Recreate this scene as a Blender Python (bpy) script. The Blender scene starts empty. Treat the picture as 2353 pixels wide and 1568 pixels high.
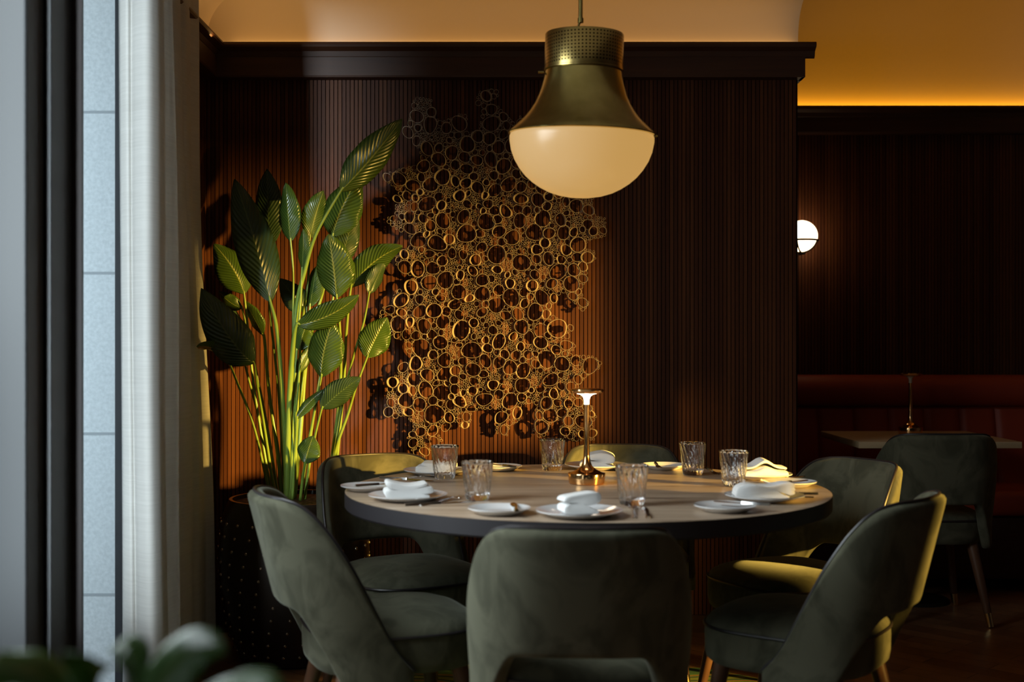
import bpy, bmesh, math, random
import numpy as np
from mathutils import Vector, Matrix
random.seed(7)
R = math.radians
# ---------------------------------------------------------------- camera, world, lights, exposure
F, CX, HY, CH = 2800.0, 1176.5, 790.0, 1.172
S = bpy.context.scene
COL = S.collection
def link(o):
    COL.objects.link(o); return o
cam_d = bpy.data.cameras.new('camera'); cam = link(bpy.data.objects.new('camera', cam_d))
cam_d.sensor_width = 36.0; cam_d.lens = F / 2353 * 36; cam_d.shift_y = (HY - 784) / 2353
cam_d.clip_start = 0.05
cam_d.dof.use_dof = True; cam_d.dof.focus_distance = 4.5; cam_d.dof.aperture_fstop = 2.4
cam.location = (0, 0, CH); cam.rotation_euler = (R(90), 0, 0)
S.camera = cam
W = bpy.data.worlds.new('world'); S.world = W; W.use_nodes = True
W.node_tree.nodes['Background'].inputs[0].default_value = (0.55, 0.68, 0.9, 1)
W.node_tree.nodes['Background'].inputs[1].default_value = 0.005
S.view_settings.view_transform = 'Standard'; S.view_settings.look = 'None'
S.view_settings.exposure = 0.0; S.view_settings.gamma = 1.0
try: S.view_settings.use_curve_mapping = False
except Exception: pass

def aim(o, d):
    o.rotation_euler = Vector(d).to_track_quat('-Z', 'Y').to_euler()
def area(name, loc, d, sx, sy, power, col):
    l = bpy.data.lights.new(name, 'AREA'); l.shape = 'RECTANGLE'; l.size = sx; l.size_y = sy
    l.energy = power; l.color = col
    o = link(bpy.data.objects.new(name, l)); o.location = loc; aim(o, d); return o
# cool daylight outside the left-hand windows, plus an added curtain fill
dl = area('daylight', (-1.42, 2.50, 1.80), (1.0, -0.04, -0.50), 1.15, 1.15, 30, (0.86, 0.96, 1.0)); dl.data.spread = R(132)
area('daylight_narrow', (-2.15, 3.15, 1.4), (1.0, 0.45, 0.0), 0.9, 2.3, 36, (0.80, 0.93, 1.0))
area('daylight_back', (-1.55, 0.1, 1.6), (1.0, 0.25, -0.15), 0.6, 1.8, 5.0, (0.82, 0.95, 1.0))
dr = area('curtain_fill', (-1.56, 0.15, 1.4), (0.122, 1.0, 0.0), 0.25, 2.0, 4.8, (0.80, 0.93, 1.0)); dr.data.spread = R(14)  # narrow fill beam added only to brighten the curtain, not a window of its own
# low evening sun through the window in the right-hand wall
sp = bpy.data.lights.new('evening_sun', 'SPOT'); sp.energy = 29000; sp.color = (1.0, 0.60, 0.12)
sp.spot_size = R(12.8); sp.spot_blend = 1.0; sp.shadow_soft_size = 0.13
spo = link(bpy.data.objects.new('evening_sun', sp))
SUN_T = Vector((-0.15, 4.6, 0.72)); SUN_D = Vector((0.825, -0.55, 0.115)).normalized()
spo.location = SUN_T + SUN_D * 12.0; aim(spo, -SUN_D); spo.scale = (1.0, 0.96, 1.0)
# LED strips in the cornice troughs
area('cove_light_main', (-0.03, 4.930, 2.360), (0, -0.05, 1), 2.36, 0.022, 1.3, (1.0, 0.52, 0.15))
area('cove_light_left', (-1.218, 4.68, 2.360), (0.10, 0, 1), 0.03, 0.5, 0.3, (1.0, 0.52, 0.15))
area('cove_light_right', (2.75, 6.226, 2.360), (0, -0.35, 1), 3.0, 0.022, 5.4, (1.0, 0.41, 0.02))

# ---------------------------------------------------------------- helpers
def at(px, py, Y): return Vector(((px - CX) / F * Y, Y, CH - (py - HY) / F * Y))
def on(px, py, z=0.75):
    Y = F * (CH - z) / (py - HY); return Vector(((px - CX) / F * Y, Y, z))
def bm_new(): return bmesh.new()
def obj(name, bm, m, parent=None, smooth=True, loc=None):
    me = bpy.data.meshes.new(name); bmesh.ops.recalc_face_normals(bm, faces=bm.faces)
    bm.to_mesh(me); bm.free()
    if m is not None: me.materials.append(m)
    if smooth:
        for p in me.polygons: p.use_smooth = True
        try: me.set_sharp_from_angle(angle=R(38))
        except Exception: pass
    o = link(bpy.data.objects.new(name, me))
    if parent is not None: o.parent = parent
    if loc is not None: o.location = loc
    return o
def bake(o, *mods):
    for t, kw in mods:
        md = o.modifiers.new(t, t)
        for k, v in kw.items(): setattr(md, k, v)
    bpy.context.view_layer.update()
    dg = bpy.context.evaluated_depsgraph_get()
    me = bpy.data.meshes.new_from_object(o.evaluated_get(dg)); old = o.data
    o.modifiers.clear(); o.data = me; bpy.data.meshes.remove(old); me.name = o.name
    return o
def tag(o, label, cat, group=None, kind=None):
    o['label'] = label; o['category'] = cat
    if group: o['group'] = group
    if kind: o['kind'] = kind
    return o
def thing(name, label, cat, loc=(0, 0, 0), rz=0.0, group=None):
    o = link(bpy.data.objects.new(name, None)); o.empty_display_size = 0.05
    o.location = loc; o.rotation_euler = (0, 0, rz); return tag(o, label, cat, group)
def struct(name, bm, m, smooth=False, parent=None):
    o = obj(name, bm, m, parent, smooth)
    if parent is None: o['kind'] = 'structure'
    return o
def dup(root, loc, rz, label, group=None):
    r = root.copy(); link(r); r.location = loc; r.rotation_euler = (0, 0, rz); r['label'] = label
    if group: r['group'] = group
    for ch in list(root.children):
        c = ch.copy(); link(c); c.parent = r
        for g in list(ch.children):
            d = g.copy(); link(d); d.parent = c
    return r
def box(bm, x0, x1, y0, y1, z0, z1, bev=0.0):
    g = bmesh.ops.create_cube(bm, size=1.0)
    for v in g['verts']:
        v.co = Vector((x0 + (v.co.x + .5) * (x1 - x0), y0 + (v.co.y + .5) * (y1 - y0), z0 + (v.co.z + .5) * (z1 - z0)))
    if bev:
        es = list({e for v in g['verts'] for e in v.link_edges})
        bmesh.ops.bevel(bm, geom=es, offset=bev, segments=3, profile=0.5, affect='EDGES')
def loft(bm, rings, closed=True, caps=False):
    vr = [[bm.verts.new(p) for p in r] for r in rings]
    n = len(rings[0])
    for a, b in zip(vr, vr[1:]):
        for i in range(n if closed else n - 1):
            j = (i + 1) % n
            try: bm.faces.new((a[i], a[j], b[j], b[i]))
            except Exception: pass
    if caps:
        for r in (vr[0], vr[-1]):
            try: bm.faces.new(r)
            except Exception: pass
    return vr
def lathe(bm, prof, n=48, c=(0, 0, 0), ripple=None):
    rings = []
    for r, z in prof:
        ring = []
        for i in range(n):
            a = 2 * math.pi * i / n; rr = r if ripple is None else ripple(r, z, a)
            ring.append((c[0] + rr * math.cos(a), c[1] + rr * math.sin(a), c[2] + z))
        rings.append(ring)
    loft(bm, rings)
    bmesh.ops.remove_doubles(bm, verts=bm.verts, dist=1e-6)
def tube(bm, pts, rad, n=10, caps=True):
    pts = [Vector(p) for p in pts]; m = len(pts)
    rads = rad if isinstance(rad, (list, tuple)) else [rad] * m
    rings = []; up = None
    for i, p in enumerate(pts):
        t = (pts[min(i + 1, m - 1)] - pts[max(i - 1, 0)]).normalized()
        if up is None:
            up = t.orthogonal().normalized()
        up = (up - t * up.dot(t)).normalized(); s = t.cross(up)
        rings.append([p + (up * math.cos(2 * math.pi * k / n) + s * math.sin(2 * math.pi * k / n)) * rads[i] for k in range(n)])
    loft(bm, rings, True, caps)
def prism(bm, poly, axis, a0, a1):
    """poly in the two other axes, extruded along axis 'x'/'y'/'z'."""
    def P(u, v, a): return {'x': (a, u, v), 'y': (u, a, v), 'z': (u, v, a)}[axis]
    loft(bm, [[P(u, v, a0) for u, v in poly], [P(u, v, a1) for u, v in poly]], True, True)
def catmull(pts, n=8):
    P = [Vector(p) for p in pts]; P = [P[0] * 2 - P[1]] + P + [P[-1] * 2 - P[-2]]; out = []
    for i in range(1, len(P) - 2):
        for k in range(n):
            t = k / n; a, b, c, d = P[i - 1:i + 3]
            out.append(0.5 * ((2 * b) + (c - a) * t + (2 * a - 5 * b + 4 * c - d) * t * t + (3 * b - a - 3 * c + d) * t ** 3))
    out.append(P[-2]); return out

# ---------------------------------------------------------------- materials
def mat(name, col, rough=0.5, metal=0.0, **kw):
    m = bpy.data.materials.new(name); m.use_nodes = True
    b = m.node_tree.nodes['Principled BSDF']
    b.inputs['Base Color'].default_value = (*col, 1); b.inputs['Roughness'].default_value = rough
    b.inputs['Metallic'].default_value = metal
    for k, v in kw.items():
        b.inputs[k.replace('_', ' ')].default_value = v
    return m
class N:
    def __init__(s, m): s.m = m; s.t = m.node_tree; s.b = s.t.nodes.get('Principled BSDF')
    def n(s, t, **kw):
        o = s.t.nodes.new(t)
        for k, v in kw.items(): setattr(o, k, v)
        return o
    def l(s, a, b): s.t.links.new(a, b)
    def coord(s, scale=(1, 1, 1), src='Object'):
        c = s.n('ShaderNodeTexCoord'); mp = s.n('ShaderNodeMapping'); mp.inputs['Scale'].default_value = scale
        s.l(c.outputs[src], mp.inputs[0]); return mp.outputs[0]
    def noise(s, vec, scale, detail=4, rough=0.55, dist=0.0):
        n = s.n('ShaderNodeTexNoise'); n.inputs['Scale'].default_value = scale; n.inputs['Detail'].default_value = detail
        n.inputs['Roughness'].default_value = rough; n.inputs['Distortion'].default_value = dist
        s.l(vec, n.inputs['Vector']); return n.outputs['Fac']
    def ramp(s, fac, stops):
        r = s.n('ShaderNodeValToRGB'); e = r.color_ramp.elements
        while len(e) < len(stops): e.new(0.5)
        for x, (p, c) in zip(e, stops): x.position = p; x.color = (*c, 1)
        s.l(fac, r.inputs[0]); return r.outputs[0]
    def bump(s, h, strength, dist=0.002):
        b = s.n('ShaderNodeBump'); b.inputs['Strength'].default_value = strength; b.inputs['Distance'].default_value = dist
        s.l(h, b.inputs['Height']); s.l(b.outputs[0], s.b.inputs['Normal'])
    def math(s, op, a, b=None):
        n = s.n('ShaderNodeMath', operation=op)
        for i, v in enumerate((a, b)):
            if v is None: continue
            if isinstance(v, (int, float)): n.inputs[i].default_value = v
            else: s.l(v, n.inputs[i])
        return n.outputs[0]
    def mixc(s, fac, a, b, mode='MIX'):
        n = s.n('ShaderNodeMix', data_type='RGBA', blend_type=mode)
        for i, v in ((0, fac), (6, a), (7, b)):
            if isinstance(v, (int, float)): n.inputs[i].default_value = v
            elif isinstance(v, tuple): n.inputs[i].default_value = (*v, 1)
            else: s.l(v, n.inputs[i])
        return n.outputs[2]
def slat_mat(name, pitch, x0, axis=0):
    m = mat(name, (0.1, 0.04, 0.015), 0.6, Specular_IOR_Level=0.25); q = N(m)
    c = q.n('ShaderNodeTexCoord'); sx = q.n('ShaderNodeSeparateXYZ'); q.l(c.outputs['Object'], sx.inputs[0])
    k = q.math('FLOOR', q.math('DIVIDE', q.math('SUBTRACT', sx.outputs[axis], x0), pitch))
    wn = q.n('ShaderNodeTexWhiteNoise', noise_dimensions='1D'); q.l(k, wn.inputs['W'])
    base = q.ramp(wn.outputs['Value'], [(0.0, (0.062, 0.017, 0.0055)), (0.5, (0.094, 0.028, 0.0085)), (1.0, (0.122, 0.040, 0.012))])
    g = q.noise(q.coord((160, 160, 3.0)), 1.0, 5)
    gr = q.ramp(g, [(0.3, (0.62, 0.62, 0.62)), (0.7, (1.1, 1.1, 1.1))])
    q.l(q.mixc(1.0, base, gr, 'MULTIPLY'), q.b.inputs['Base Color']); q.bump(g, 0.15, 0.001)
    return m
def wood(name, c0, c1, scale=(3, 40, 40), rough=0.4, bump=0.1):
    m = mat(name, c0, rough); q = N(m); v = q.coord(scale)
    g = q.noise(v, 1.0, 6, 0.6, 0.6); q.l(q.ramp(g, [(0.28, c0), (0.72, c1)]), q.b.inputs['Base Color'])
    q.bump(g, bump, 0.001); return m
M = {}
PITCH = 0.01664
M['slat'] = slat_mat('walnut_slats', PITCH, -1.24)
M['slat_side'] = slat_mat('walnut_slats_side', PITCH, 3.8, 1)
M['walnut'] = wood('dark_walnut', (0.034, 0.011, 0.0045), (0.060, 0.021, 0.008), (2, 30, 30), 0.55)
M['gap'] = mat('black_backing', (0.008, 0.004, 0.003), 0.8)
M['leg'] = wood('walnut_leg', (0.07, 0.032, 0.018), (0.14, 0.065, 0.034), (40, 40, 4), 0.4)
M['plaster'] = mat('plaster', (0.62, 0.53, 0.42), 0.8); q = N(M['plaster']); q.bump(q.noise(q.coord((1, 1, 1)), 60), 0.05)
# velvet
def velvet(name, c_lo, c_hi):
    m = mat(name, c_lo, 0.85); q = N(m); v = q.coord((1, 1, 0.7))
    a = q.noise(v, 9, 3, 0.6, 1.2); b = q.noise(v, 260, 2)
    f = q.ramp(a, [(0.36, (0, 0, 0)), (0.56, (1, 1, 1))])
    q.l(q.mixc(f, c_lo, c_hi), q.b.inputs['Base Color'])
    q.b.inputs['Sheen Weight'].default_value = 0.26; q.b.inputs['Sheen Roughness'].default_value = 0.38
    q.b.inputs['Sheen Tint'].default_value = (0.76, 0.80, 0.66, 1); q.b.inputs['Specular IOR Level'].default_value = 0.12
    q.bump(b, 0.12, 0.0006); return m
M['velvet'] = velvet('sage_velvet', (0.060, 0.060, 0.039), (0.102, 0.101, 0.068))
M['piping'] = mat('dark_piping', (0.022, 0.018, 0.020), 0.35)
M['brass'] = mat('aged_brass', (0.50, 0.36, 0.12), 0.2, 1.0)
q = N(M['brass']); nz = q.noise(q.coord((1, 1, 1)), 18, 4); q.l(q.ramp(nz, [(0.3, (0.42, 0.35, 0.12)), (0.7, (0.58, 0.48, 0.18))]), q.b.inputs['Base Color'])
M['ferrule'] = mat('polished_brass_ferrule', (0.85, 0.66, 0.33), 0.18, 1.0)
M['copper'] = mat('polished_copper', (0.90, 0.52, 0.22), 0.12, 1.0)
M['steel'] = mat('stainless_steel', (0.75, 0.74, 0.72), 0.16, 1.0)
M['china'] = mat('white_china', (0.78, 0.79, 0.80), 0.12, 0, Coat_Weight=0.5)
M['linen'] = mat('white_linen', (0.83, 0.83, 0.82), 0.9); q = N(M['linen']); q.bump(q.noise(q.coord((1, 1, 1)), 700, 2), 0.15, 0.0004)
M['glass'] = mat('clear_glass', (1, 1, 1), 0.02, 0, Transmission_Weight=1.0, IOR=1.48)
M['pane'] = mat('window_glass', (0.92, 0.97, 1.0), 0.0, 0, Transmission_Weight=1.0, IOR=1.02)
M['frame'] = mat('painted_window_frame', (0.032, 0.034, 0.036), 0.5)
M['frame_dark'] = mat('dark_window_frame', (0.032, 0.025, 0.024), 0.5)
M['rubber'] = mat('black_seal', (0.012, 0.012, 0.016), 0.6)
M['stone'] = mat('pale_stone', (0.56, 0.60, 0.62), 0.85); q = N(M['stone']); nz = q.noise(q.coord((1, 1, 1)), 90, 5)
q.l(q.ramp(nz, [(0.3, (0.50, 0.54, 0.56)), (0.7, (0.62, 0.66, 0.68))]), q.b.inputs['Base Color']); q.bump(nz, 0.3, 0.002)
M['mortar'] = mat('mortar', (0.33, 0.36, 0.38), 0.9)
M['leather'] = mat('red_leather', (0.27, 0.034, 0.010), 0.55); q = N(M['leather']); q.bump(q.noise(q.coord((1, 1, 1)), 220, 3), 0.12, 0.001)
M['pot'] = mat('dark_glazed_pot', (0.014, 0.009, 0.006), 0.28)
M['stud'] = mat('pot_studs', (0.36, 0.29, 0.22), 0.25, 0.9)
M['soil'] = mat('pebbles', (0.10, 0.07, 0.045), 0.9); q = N(M['soil']); vv = q.n('ShaderNodeTexVoronoi'); vv.inputs['Scale'].default_value = 60
q.l(q.coord((1, 1, 1)), vv.inputs['Vector']); q.l(q.ramp(vv.outputs['Distance'], [(0.0, (0.20, 0.15, 0.10)), (0.6, (0.03, 0.02, 0.012))]), q.b.inputs['Base Color'])
M['ringmetal'] = mat('patinated_bronze_rings', (0.42, 0.335, 0.24), 0.42, 0.3)
M['black_metal'] = mat('black_metal', (0.02, 0.018, 0.016), 0.4, 0.6)
def emis(name, col, strength, base=(0.8, 0.78, 0.72), rough=0.1):
    m = mat(name, base, rough); b = m.node_tree.nodes['Principled BSDF']
    b.inputs['Emission Color'].default_value = (*col, 1); b.inputs['Emission Strength'].default_value = strength; return m
M['opal'] = emis('lit_opal_glass', (1.0, 0.56, 0.16), 0.52, (0.22, 0.19, 0.14), 0.28)
M['sconce_glow'] = emis('sconce_opal_glass', (1.0, 0.72, 0.42), 5.5, (0.7, 0.7, 0.7))
M['lampglow'] = emis('lamp_light', (1.0, 0.86, 0.66), 6.0)
M['frosted'] = mat('frosted_plastic', (0.55, 0.48, 0.38), 0.4)
# table wood
m = M['top'] = mat('oak_table_top', (0.3, 0.2, 0.12), 0.34); q = N(m)
v = q.coord((1.4, 13, 8)); g = q.noise(v, 1.0, 7, 0.62, 1.4); g2 = q.noise(q.coord((5, 150, 50)), 1.0, 4)
cc = q.ramp(g, [(0.30, (0.16, 0.10, 0.065)), (0.44, (0.42, 0.31, 0.215)), (0.70, (0.64, 0.50, 0.37))])
q.l(q.mixc(0.35, cc, q.ramp(g2, [(0.3, (0.4, 0.4, 0.4)), (0.7, (1, 1, 1))]), 'MULTIPLY'), q.b.inputs['Base Color']); q.bump(g2, 0.12, 0.0006)
M['edge'] = mat('dark_table_edge', (0.020, 0.017, 0.020), 0.6)
M['palewood'] = wood('pale_table_top', (0.42, 0.30, 0.17), (0.52, 0.38, 0.22), (4, 40, 40), 0.45)
# floor parquet
m = M['floor'] = mat('parquet', (0.06, 0.03, 0.015), 0.30); q = N(m)
c = q.coord((1, 1, 1)); rot = q.n('ShaderNodeMapping'); rot.inputs['Rotation'].default_value = (0, 0, R(45)); q.l(c, rot.inputs[0])
br = q.n('ShaderNodeTexBrick'); br.inputs['Scale'].default_value = 1.0; br.inputs['Brick Width'].default_value = 0.42; br.inputs['Row Height'].default_value = 0.09
br.inputs['Mortar Size'].default_value = 0.0015; br.inputs['Color1'].default_value = (0.22, 0.105, 0.050, 1); br.inputs['Color2'].default_value = (0.34, 0.18, 0.09, 1); br.inputs['Mortar'].default_value = (0.015, 0.008, 0.004, 1)
q.l(rot.outputs[0], br.inputs['Vector']); g = q.noise(q.coord((12, 12, 12)), 1.0, 5, 0.6, 1.0)
q.l(q.mixc(0.5, br.outputs['Color'], q.ramp(g, [(0.3, (0.5, 0.5, 0.5)), (0.7, (1.1, 1.1, 1.1))]), 'MULTIPLY'), q.b.inputs['Base Color'])
# rug
m = M['rug'] = mat('patterned_wool_rug', (0.1, 0.2, 0.06), 0.95); q = N(m)
wv = q.n('ShaderNodeTexWave', wave_type='RINGS'); wv.inputs['Scale'].default_value = 1.7; wv.inputs['Distortion'].default_value = 5.0; wv.inputs['Detail'].default_value = 1.5; wv.inputs['Detail Scale'].default_value = 1.2
q.l(q.coord((1, 1, 1)), wv.inputs['Vector'])
rp = q.n('ShaderNodeValToRGB'); rp.color_ramp.interpolation = 'CONSTANT'; e = rp.color_ramp.elements
for i in range(4): e.new(0.5)
for x, (p, cl) in zip(e, [(0, (0.055, 0.17, 0.075)), (0.34, (0.16, 0.22, 0.035)), (0.56, (0.42, 0.12, 0.02)), (0.68, (0.10, 0.24, 0.10)), (0.82, (0.02, 0.035, 0.03)), (0.92, (0.20, 0.26, 0.05))]): x.position = p; x.color = (*cl, 1)
q.l(wv.outputs['Fac'], rp.inputs[0]); q.l(rp.outputs[0], q.b.inputs['Base Color']); q.bump(q.noise(q.coord((1, 1, 1)), 400, 2), 0.5, 0.003)
# curtain: woven cloth that lets light through
m = M['curtain'] = mat('sheer_linen_curtain', (0.62, 0.60, 0.56), 0.9); q = N(m)
g = q.noise(q.coord((6, 6, 260)), 1.0, 3); q.l(q.ramp(g, [(0.3, (0.66, 0.65, 0.62)), (0.7, (0.78, 0.77, 0.74))]), q.b.inputs['Base Color']); q.bump(g, 0.1, 0.0008)
tr = q.n('ShaderNodeBsdfTranslucent'); tr.inputs[0].default_value = (0.62, 0.60, 0.55, 1); mx = q.n('ShaderNodeMixShader'); mx.inputs[0].default_value = 0.3
q.l(q.b.outputs[0], mx.inputs[1]); q.l(tr.outputs[0], mx.inputs[2]); q.l(mx.outputs[0], q.t.nodes['Material Output'].inputs[0])
# leaves: veins run from the midrib (UV: x across, y along)
def leafmat(name, lo, hi, rib):
    m = mat(name, lo, 0.27); q = N(m); uv = q.n('ShaderNodeTexCoord'); sx = q.n('ShaderNodeSeparateXYZ'); q.l(uv.outputs['UV'], sx.inputs[0])
    ax = q.math('ABSOLUTE', q.math('SUBTRACT', sx.outputs[0], 0.5))
    ph = q.math('SUBTRACT', q.math('MULTIPLY', sx.outputs[1], 105.0), q.math('MULTIPLY', ax, 55.0))
    vein = q.math('SINE', ph)
    cv = q.mixc(q.math('MULTIPLY', q.math('ADD', vein, 1.0), 0.5), lo, hi)
    ribf = q.math('LESS_THAN', ax, 0.022)
    q.l(q.mixc(ribf, cv, rib), q.b.inputs['Base Color']); q.bump(vein, 0.35, 0.004)
    tr = q.n('ShaderNodeBsdfTranslucent'); tr.inputs[0].default_value = (hi[0] * 1.5, hi[1] * 1.5, hi[2], 1); mx = q.n('ShaderNodeMixShader'); mx.inputs[0].default_value = 0.2
    q.l(q.b.outputs[0], mx.inputs[1]); q.l(tr.outputs[0], mx.inputs[2]); q.l(mx.outputs[0], q.t.nodes['Material Output'].inputs[0]); return m
M['leaf'] = leafmat('glossy_leaf', (0.038, 0.074, 0.010), (0.052, 0.098, 0.015), (0.20, 0.24, 0.05))
M['leaf_dark'] = leafmat('matte_leaf_back', (0.028, 0.056, 0.020), (0.034, 0.066, 0.024), (0.07, 0.11, 0.035))
M['leaf_fresh'] = leafmat('fresh_green_leaf', (0.07, 0.15, 0.035), (0.10, 0.20, 0.05), (0.25, 0.30, 0.12))
M['stalk'] = mat('green_stalk', (0.16, 0.24, 0.035), 0.35)

# ---------------------------------------------------------------- room
WY, LX, RX, BY, CZ = 4.95, -1.24, 1.165, 6.25, 2.55
b = bm_new(); box(b, -1.6, 4.5, -3.0, 6.6, -0.08, 0.0); struct('floor', b, M['floor'])
b = bm_new(); box(b, -1.6, RX, -3.0, WY + 0.3, CZ, CZ + 0.1); box(b, RX - 0.1, RX, -3.0, WY + 0.3, CZ + 0.1, CZ + 0.62); box(b, RX - 0.1, 4.5, -3.0, 6.6, CZ + 0.62, CZ + 0.7); struct('ceiling', b, M['plaster'])
def slats(bm, x0, x1, z0, z1, y, pitch=PITCH, gap=0.0034, d=0.013, side=False):
    x = x0
    while x + pitch - gap <= x1 + 1e-6:
        a, c = x + gap / 2, x + pitch - gap / 2
        if side: box(bm, y - d, y, a, c, z0, z1)
        else: box(bm, a, c, y, y + d, z0, z1)
        x += pitch
# main slatted wall: backing + slats
b = bm_new(); box(b, LX - 0.1, RX - 0.002, WY + 0.013, WY + 0.14, 0, CZ); wb = struct('wall_back', b, M['gap'])
b = bm_new(); slats(b, LX, RX, 0.02, 2.30, WY); struct('slat_cladding', b, M['slat'], parent=wb)
b = bm_new(); box(b, RX - 0.10, RX, WY + 0.14, BY + 0.1, 0, CZ + 0.6); struct('wall_return', b, M['walnut'])
b = bm_new(); box(b, RX - 0.2, 4.5, BY + 0.013, BY + 0.14, 0, CZ + 0.6); wr = struct('wall_recess', b, M['gap'])
b = bm_new(); slats(b, RX + 0.004, 4.3, 0.02, 2.30, BY); struct('slat_cladding', b, M['slat'], parent=wr)
b = bm_new(); box(b, LX - 0.12, LX - 0.013, 4.302, WY + 0.1, 0, CZ); wl = struct('wall_left', b, M['gap'])
b = bm_new(); slats(b, 3.9, WY, 0.02, 2.30, LX, side=True); struct('slat_cladding', b, M['slat_side'], parent=wl)
b = bm_new(); box(b, LX + 0.013, RX, WY - 0.012, WY, 0, 0.07); struct('baseboard_back', b, M['walnut'])
b = bm_new(); box(b, RX, 4.2, BY - 0.012, BY, 0, 0.07); struct('baseboard_recess', b, M['walnut'])
# cornices with a trough for the light strip
def cornice(name, axis, wall, sgn, a0, a1, lip1=None):
    f = lambda d: wall + sgn * d
    b = bm_new()
    prism(b, [(f(-0.013), 2.243), (f(0.055), 2.243), (f(0.058), 2.25), (f(0.058), 2.335), (f(0.05), 2.33), (f(-0.013), 2.31)], axis, a0, a1)
    prism(b, [(f(0.052), 2.318), (f(0.060), 2.325), (f(0.066), 2.345), (f(0.088), 2.358), (f(0.092), 2.366), (f(0.088), 2.377), (f(0.064), 2.377), (f(0.058), 2.33)], axis, a0, lip1 or a1)
    return struct(name, b, M['walnut'])
cornice('trim_1', 'x', WY, -1, LX + 0.05, RX + 0.012, RX + 0.05)
cornice('trim_2', 'y', LX, 1, 3.9, WY)
cornice('trim_3', 'x', BY, -1, RX, 4.2)
b = bm_new()                                                        # cornice return on the pillar end
prism(b, [(RX, 2.243), (RX + 0.012, 2.243), (RX + 0.012, 2.32), (RX + 0.05, 2.36), (RX + 0.05, 2.377), (RX, 2.377)], 'y', WY - 0.06, BY - 0.1); struct('trim_4', b, M['walnut'])
# curved plaster coves above the cornices
def cove(name, axis, wall, sgn, a0, a1, r=0.14, CZ=CZ, ry=None):
    ry = ry or r
    pts = [(wall + sgn * ry * (1 - math.cos(t)), CZ - r + r * math.sin(t)) for t in [i * math.pi / 2 / 14 for i in range(15)]]
    pts = [(wall, 2.31)] + pts + [(wall - sgn * 0.01, CZ + 0.01), (wall - sgn * 0.01, 2.31)]
    b = bm_new(); prism(b, pts, axis, a0, a1); struct(name, b, M['plaster'], smooth=True)
cove('trim_5', 'x', WY, -1, LX, RX - 0.003); cove('trim_6', 'x', BY, -1, RX, 4.2, 0.72, CZ + 0.6, 0.9); cove('trim_7', 'y', LX, 1, 3.87, WY)
# right-hand wall and sun window; unseen bars added to shade chair, curtain and pot
b = bm_new()
XR = 4.2
for y0, y1, z0, z1 in [(-3, 0.35, 0, CZ), (0.35, 1.18, 0.25, 2.10), (0.35, 2.40, 0, 0.25), (0.35, 2.40, 2.10, CZ + .6), (2.40, 6.4, 0, CZ + .6), (2.10, 2.21, 0.25, 2.10), (2.21, 2.40, 1.42, 2.10), (2.31, 2.40, 0.25, 1.42), (1.89, 2.0, 0.25, 1.345), (1.17, 1.25, 1.32, 2.10), (1.32, 1.49, 0.25, 1.265)]:
    box(b, XR, XR + 0.12, y0, y1, z0, z1)
struct('wall_right_sun_bars', b, M['walnut'])

# left-hand windows: frame profiles, narrow pane, stone pier outside
def frame_piece(y0, y1, x0, x1, m, name='window_frame', parent=None, z0=0.0, z1=CZ, bev=0.004):
    b = bm_new(); box(b, x0, x1, y0, y1, z0, z1, bev); return struct(name, b, m, parent=parent)
def fx(px, Y): return (px - CX) / F * Y
w1 = frame_piece(3.05, 3.24, -1.42, fx(61, 3.05), M['frame'], 'window_1', bev=0.008)
frame_piece(3.20, 3.36, -1.42, fx(101, 3.2), M['rubber'], 'seal', w1)
frame_piece(3.17, 3.21, fx(70, 3.17), fx(77, 3.17), M['frame'], 'glazing_bead', w1)
frame_piece(3.16, 3.36, fx(103, 3.16), fx(118, 3.16), M['frame'], 'glazing_bead', w1)
b = bm_new(); prism(b, [(fx(119, 3.36), 3.36), (fx(126, 3.335), 3.335), (fx(150, 3.31), 3.31), (fx(188, 3.30), 3.30), (fx(192, 3.315), 3.315), (fx(190, 3.50), 3.50), (-1.42, 3.50), (-1.42, 3.36)], 'z', 0, CZ); struct('window_stile', b, M['frame_dark'], parent=w1)
frame_piece(-0.9, 3.05, -1.44, -1.30, M['frame'], 'window_sill', w1, z1=0.40)
frame_piece(-0.9, 3.05, -1.44, -1.30, M['frame'], 'window_head', w1, z0=2.40)
w2 = frame_piece(3.815, 3.875, -1.245, -1.219, M['rubber'], 'window_2', bev=0.003)
b = bm_new(); box(b, -1.243, -1.238, 3.50, 3.82, 0.0, CZ); struct('window_pane', b, M['pane'], parent=w2)
b = bm_new(); box(b, -1.75, -1.2535, 3.88, 4.30, -0.05, 2.52)
st = tag(obj('stone_pier', b, M['stone'], None, False), 'pale stone pier with joints outside the narrow window pane', 'stone pier')
for py in (258, 628, 997, 1367):
    z = CH - (py - HY) / F * 3.88; b = bm_new(); box(b, -1.745, -1.2545, 3.8785, 3.95, z - 0.004, z + 0.004); obj('mortar_joint', b, M['mortar'], st)

# curtain
plan = [(283, 3.56), (288, 3.515), (300, 3.49), (309, 3.50), (318, 3.475), (338, 3.455), (356, 3.475), (374, 3.53), (376, 3.62), (371, 3.72), (384, 3.78), (397, 3.82), (398, 3.92), (394, 4.0), (408, 4.05), (418, 4.12), (416, 4.2), (414, 4.24), (428, 4.28), (434, 4.35), (432, 4.40), (440, 4.43), (450, 4.46)]
c2 = [Vector(((px - CX) / F * Y, Y, 0)) for px, Y in plan]; c2 = catmull(c2, 6); n = len(c2)
rings = []
for k in range(41):
    f = k / 40; z = 0.03 + f * 2.45; ring = []
    for i, p in enumerate(c2):
        u = i / (n - 1); w = 0.008 * math.sin(6 * u + 3.1 * z) * u
        flare = (1 - f) * (0.075 * u ** 1.5) - 0.012 * f * (1 - u)
        ring.append((p.x + flare + w, p.y + 0.006 * math.sin(2 * z + 9 * u), z))
    rings.append(ring)
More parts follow.
